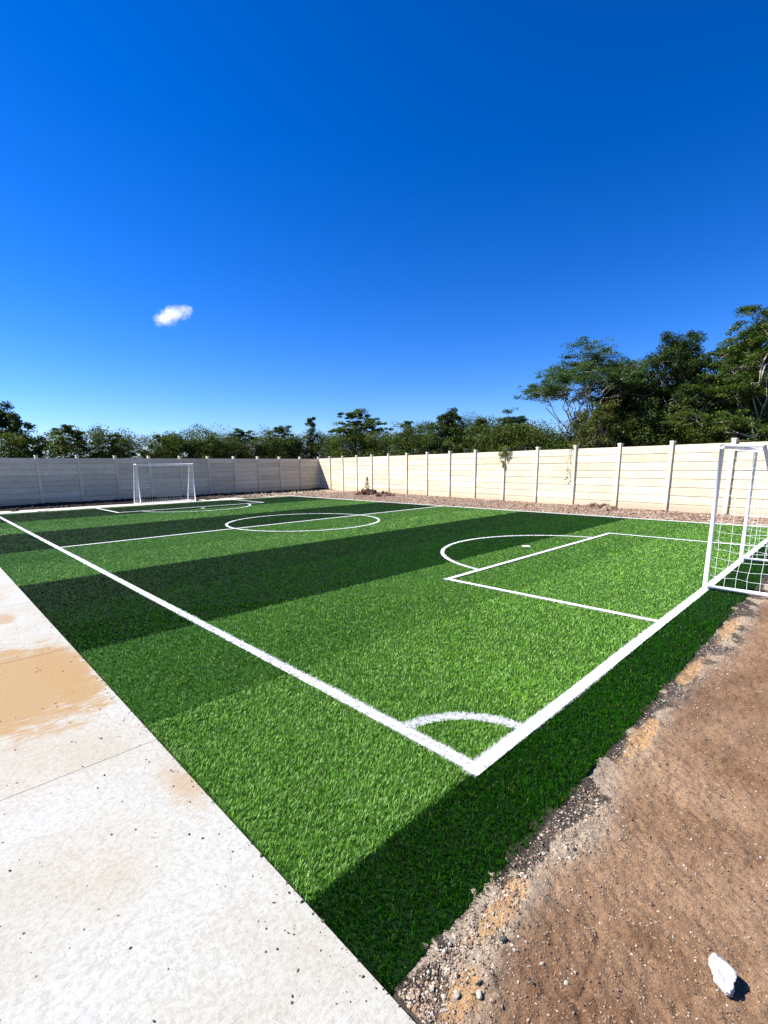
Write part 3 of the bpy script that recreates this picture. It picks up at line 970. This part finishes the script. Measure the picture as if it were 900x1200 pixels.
TR = [  # kind, x, y, height, radius, seed, clusters, leaves, leaf size, palette, bark, stems, low, label
 ('dense', 1.9, 33.3, 5.4, 2.6, 101, 90, 6500, .16, P_DARK, M_bark_dark, 2, .2, 'broad dark tree at the left edge, tallest behind the shaded wall'),
 ('layered', 4.9, 32.1, 4.3, 1.6, 102, 60, 3600, .15, P_YEL, M_bark_dark, 2, .25, 'bushy green tree left of the far goal, beside the broad dark one'),
 ('layered', 7.2, 31.4, 3.7, 1.5, 103, 50, 2800, .15, P_MID, M_bark_dark, 2, .2, 'low bushy tree rising over the wall left of the far goal crossbar'),
 ('dense', 10.64, 32.2, 3.95, 2.0, 104, 70, 4200, .15, P_DARK, M_bark_dark, 3, .2, 'dark round tree directly above the far goal'),
 ('layered', 16.2, 32.4, 4.6, 2.0, 105, 60, 3000, .16, P_TEAL, M_bark_pale, 2, .3, 'feathery tree behind the shaded wall between far goal and wall corner'),
 ('layered', 20.4, 33.6, 5.2, 1.9, 106, 60, 3000, .17, P_MID, M_bark_pale, 2, .3, 'rounded feathery tree behind the last shaded panels before the corner'),
 ('wispy', 22.99, 32.9, 6.0, 1.25, 107, 34, 1500, .17, P_TEAL, M_bark_pale, 1, .35, 'slender wispy tree poking up above the wall corner'),
 ('umbrella', 23.8, 27.5, 6.1, 2.5, 108, 90, 3800, .17, P_MID, M_bark_pale, 2, .3, 'airy spreading tree behind the bright wall, right of the corner'),
 ('layered', 23.7, 22.2, 4.9, 1.4, 109, 50, 2200, .15, P_TEAL, M_bark_pale, 2, .3, 'loose feathery tree with pale stems left of the dark conical one'),
 ('dense', 22.5, 17.6, 5.2, 1.45, 110, 70, 4800, .13, P_DARK, M_bark_dark, 2, .25, 'dense dark conical tree behind the middle of the bright wall'),
 ('wispy', 23.0, 15.6, 4.5, 1.35, 111, 46, 1900, .13, P_YEL, M_bark_pale, 4, .3, 'thin twiggy tree with pale stems right of the dark conical one'),
 ('umbrella', 22.6, 13.2, 4.75, 1.1, 112, 40, 1700, .13, P_TEAL, M_bark_pale, 2, .3, 'small flat-topped tree just above the vine hanging over the wall'),
 ('umbrella', 22.0, 8.75, 7.25, 3.3, 113, 300, 12000, .105, P_TEAL, M_bark_pale, 3, .35, 'tall open umbrella-shaped tree with sky showing through its branches'),
 ('dense', 22.9, 5.2, 7.05, 3.1, 114, 320, 24000, .105, P_DARK, M_bark_pale, 3, .15, 'tall dense dark tree right of the umbrella-shaped one'),
 ('layered', 21.8, 2.1, 7.35, 3.0, 115, 320, 22000, .10, P_MID, M_bark_pale, 4, .3, 'tallest layered green tree with pale bare branches at the right edge'),
 ('dense', 19.5, 7.2, 4.2, 1.6, 116, 110, 7000, .085, P_YEL, M_bark_pale, 3, .2, 'low yellow-green bush tree in front of the umbrella-shaped tree'),
 ('dense', 24.4, 2.9, 7.0, 3.0, 117, 200, 16000, .12, P_DARK, M_bark_dark, 2, .1, 'dark tree filling in behind the layered tree at the right edge'),
 ('layered', 25.6, -.3, 7.2, 2.3, 118, 90, 5000, .12, P_MID, M_bark_pale, 2, .3, 'green tree beyond the right edge behind the bright wall'),
 ('dense', 24.0, 7.9, 6.6, 2.5, 120, 160, 13000, .115, P_DARK, M_bark_dark, 2, .1, 'dark tree between the umbrella-shaped tree and the tall dense one'),
 ('dense', 13.4, 31.6, 3.7, 1.7, 119, 60, 3400, .15, P_MID, M_bark_dark, 2, .2, 'low leafy tree right of the far goal behind the shaded wall'),
]
for (kind, x_, y_, H_, R_, sd_, ncl, nl, ls, palt, bk, st, lo, lab) in TR:
    plant_tree('tree', (x_, y_, -.14), make_tree_meshes(kind, H_ + .14, R_, sd_, int(ncl * 2.2), int(nl * 4.6), ls * .82, palt, bk, st, min(lo, .22)), lab)

# the low scrub that closes the view behind both walls
rg = np.random.default_rng(77)
cs, rs = [], []
def scrub(a, c, hmin, hmax, depth, n_):
    for k in range(n_):
        t = rg.random()
        h = hmin + (hmax - hmin) * np.clip(.5 + 1.1 * float(fbm(np.array([t * 14.0]), np.array([a[0]]), 3)[0]), 0, 1)
        x_ = a[0] + (c[0] - a[0]) * t + rg.normal(0, depth); y_ = a[1] + (c[1] - a[1]) * t + rg.normal(0, depth)
        cs.append((x_, y_, .3 + (h - .3) * rg.random() ** .6)); rs.append(.35 + .4 * rg.random())
scrub((-12, 31.0), (14, 32.0), 2.7, 4.0, .8, 1100)
scrub((12, 32.5), (24, 34.0), 3.1, 4.5, .9, 1000)
scrub((24.4, 33), (23.0, 13), 3.2, 4.6, .8, 1400)
scrub((22.6, 14), (21.5, -4), 2.8, 4.6, .7, 1300)
scrub((24.6, 8.5), (24.2, -4), 3.8, 6.2, .6, 1300)
cs = np.array(cs); rs = np.array(rs)
v, q, c = leaves(cs, rs, np.full(len(cs), 130), .105, rg, flat=.8, upbias=.25, palette=P_DARK[1:] + P_YEL[:3] + P_MID[1:])
tag(obj_np('scrub', v, [q], M_leaf, colors=c), 'low dark scrub thicket closing the view behind both walls', 'scrub', kind='stuff')

# vines over the bright wall
def along(d_, side=0.0, z=0.0):                  # a point at distance d_ along the bright wall, side>0 = pitch side
    nrm_ = np.array([RD[1], -RD[0]])
    return np.array([C0[0] + RD[0] * d_ + nrm_[0] * side, C0[1] + RD[1] * d_ + nrm_[1] * side, z])
def make_vine(d_, label, hang, ncl, nl, spread, seed, low):
    rg = np.random.default_rng(seed)
    o0 = along(d_, .0, WT)
    root = empty('hanging_vine', tuple(o0))
    tag(root, label, 'vine')
    st = MB(); cs, rs = [], []
    for k in range(3):
        e = along(d_ + rg.normal(0, spread * .4), .12 + .05 * rg.random(), WT - hang * (.35 + .65 * rg.random() if k else 1.0)) - o0
        a = along(d_ + rg.normal(0, .1), -.25, WT + .15) - o0
        m_ = along(d_ + rg.normal(0, .1), .1, WT + .05) - o0
        pts = np.concatenate([limb(a, m_, rg, 4, .05), limb(m_, e, rg, 7, .04)[1:]])
        st.tube(pts, np.linspace(.008, .003, len(pts)), 5)
    for k in range(ncl):
        c = along(d_ + rg.normal(0, spread * .45), .05 + .14 * rg.random(), WT + .2 - low * rg.random() ** 1.3) - o0
        cs.append(c); rs.append(.07 + .08 * rg.random())
    for k in range(max(3, ncl // 5)):
        c = along(d_ + rg.normal(0, .03), .12, WT - hang * (.6 + .4 * rg.random())) - o0
        cs.append(c); rs.append(.035 + .03 * rg.random())
    st.build('stem', M_bark_dark, root)
    v, q, c = leaves(np.array(cs), np.array(rs), np.full(len(cs), nl), .06, rg, flat=.9, upbias=.1, palette=[(.06,.10,.015),(.10,.15,.025),(.15,.20,.04),(.05,.08,.012)])
    obj_np('foliage', v, [q], M_leaf, root, colors=c)
make_vine(10 * RS - .02, 'leafy green vine tuft hanging over the top of the bright wall', .62, 22, 34, .30, 5, .44)
make_vine(12 * RS - .22, 'thin dry vine strand hanging down the bright wall beside a post', 1.15, 3, 10, .12, 6, .12)

# plants on the verge
def sapling(loc, H_, R_, seed, name, label, palette, n_=26, nl=22):
    rg = np.random.default_rng(seed)
    root = empty(name, loc)
    tag(root, label, 'plant')
    st = MB(); st.tube(limb((0, 0, -.05), (0.03, 0, H_ * .95), rg, 6, .02), np.linspace(.014, .004, 6), 6)
    cs, rs = [], []
    for k in range(n_):
        h = .15 + .85 * (k + .5) / n_
        a = rg.random() * 6.28; q = R_ * (1.05 - h) * rg.random() ** .5
        cs.append((math.cos(a) * q, math.sin(a) * q, H_ * h)); rs.append(.05 + .06 * (1 - h))
    st.build('stem', M_bark_dark, root)
    v, q, c = leaves(np.array(cs), np.array(rs), np.full(n_, nl), .05, rg, flat=1.2, upbias=.1, palette=palette)
    obj_np('foliage', v, [q], M_leaf, root, colors=c)
mx, my = 16.15, 18.3
sapling((mx + .2, my + .3, .26), .72, .19, 3, 'sapling', 'small pointed green sapling growing from the dark soil heap', P_MID)
sapling((15.95, 5.02, .02), .5, .14, 4, 'weed', 'sparse little weed at the foot of a bright wall post', P_YEL, 8, 8)

def heap(name, loc, rx, ry, h, seed, label, c0, c1, nclod):
    rg = np.random.default_rng(seed)
    root = empty(name, loc)
    tag(root, label, 'soil heap')
    g = np.linspace(-1.15, 1.15, 44)
    X, Y = np.meshgrid(g, g)
    rr = np.hypot(X, Y)
    Z = h * np.clip(1 - rr ** 1.6, -.25, 1) * (1 + .5 * fbm(X * 2.5 + seed, Y * 2.5, seed)) + .06 * h * fbm(X * 9, Y * 9, seed + 1)
    k = np.clip(.5 + .8 * fbm(X * 3, Y * 3, seed + 2), 0, 1)
    C = [c0[i] * (1 - k) + c1[i] * k for i in range(3)]
    i, j = np.meshgrid(np.arange(43), np.arange(43)); a = (j * 44 + i).ravel()
    obj_np('mound', np.stack([X.ravel() * rx, Y.ravel() * ry, Z.ravel()], 1), [np.stack([a, a+1, a+45, a+44], 1)], M_gravel, root,
           colors=np.stack([q.ravel() for q in C], 1), smooth=True)
    cl = MB()
    for k in range(nclod):
        a = rg.random() * 6.28; q = rg.random() ** .5
        x_, y_ = math.cos(a) * q * rx, math.sin(a) * q * ry
        s_ = .04 + .09 * rg.random() ** 2
        v = ico_v * (1 + .25 * rg.normal(0, 1, (12, 1))) * s_ + np.array([x_, y_, h * max(0, 1 - q ** 1.6) + s_ * .2])
        t = rg.random()
        cl.add(v, None, ico_f, col=tuple(c0[i] * (1 - t) + c1[i] * t for i in range(3)))
    cl.build('clods', M_stone, root)['kind'] = 'stuff'
    return root
heap('soil_heap', (mx, my, -.02), .62, .8, .30, 12, 'dark brown soil heap with a green sapling on top near the wall corner', (.045, .025, .016), (.13, .06, .038), 60)
heap('soil_heap', (15.75, 16.6, -.02), .5, .55, .20, 13, 'small reddish heap of clods right of the dark soil heap', (.10, .055, .04), (.24, .15, .11), 45)
heap('soil_heap', (14.9, 5.3, -.02), .45, .8, .17, 14, 'low brown heap of earth on the gravel left of the near goal', (.13, .08, .05), (.27, .18, .12), 40)

# ------------------------------------------------------------------ the one cloud
cm = bpy.data.materials.new('cloud_vapour'); cm.use_nodes = True
n = cm.node_tree.nodes; l = cm.node_tree.links; n.clear()
out = n.new('ShaderNodeOutputMaterial'); pv = n.new('ShaderNodeVolumePrincipled')
pv.inputs['Color'].default_value = (1, 1, 1, 1); pv.inputs['Anisotropy'].default_value = .3
tc = n.new('ShaderNodeTexCoord').outputs['Object']
nz = noise(n, l, tc, .035, 6, .62)
ln = n.new('ShaderNodeVectorMath'); ln.operation = 'LENGTH'
sc_ = n.new('ShaderNodeVectorMath'); sc_.operation = 'MULTIPLY'; sc_.inputs[1].default_value = (1/50, 1/32, 1/17)
l.new(tc, sc_.inputs[0]); l.new(sc_.outputs[0], ln.inputs[0])
f = math_(n, l, 'SUBTRACT', math_(n, l, 'ADD', math_(n, l, 'MULTIPLY', nz, 3.0), -.72), ln.outputs['Value'])
l.new(math_(n, l, 'MULTIPLY', math_(n, l, 'MAXIMUM', f, 0.0), .08), pv.inputs['Density'])
l.new(pv.outputs[0], out.inputs['Volume'])
import bmesh
bm = bmesh.new(); bmesh.ops.create_icosphere(bm, subdivisions=4, radius=1)
for vv in bm.verts: vv.co = Vector((vv.co.x * 55, vv.co.y * 36, vv.co.z * 25))
me = bpy.data.meshes.new('cloud'); bm.to_mesh(me); bm.free(); me.materials.append(cm)
cl = link(bpy.data.objects.new('cloud', me))
cl.location = (393.7, 978.5, 288.4); cl.rotation_euler = (R(0), R(-9), -YAW)
cl.scale = (.9, .9, .9)
tag(cl, 'single small white cloud floating in the blue sky', 'cloud')
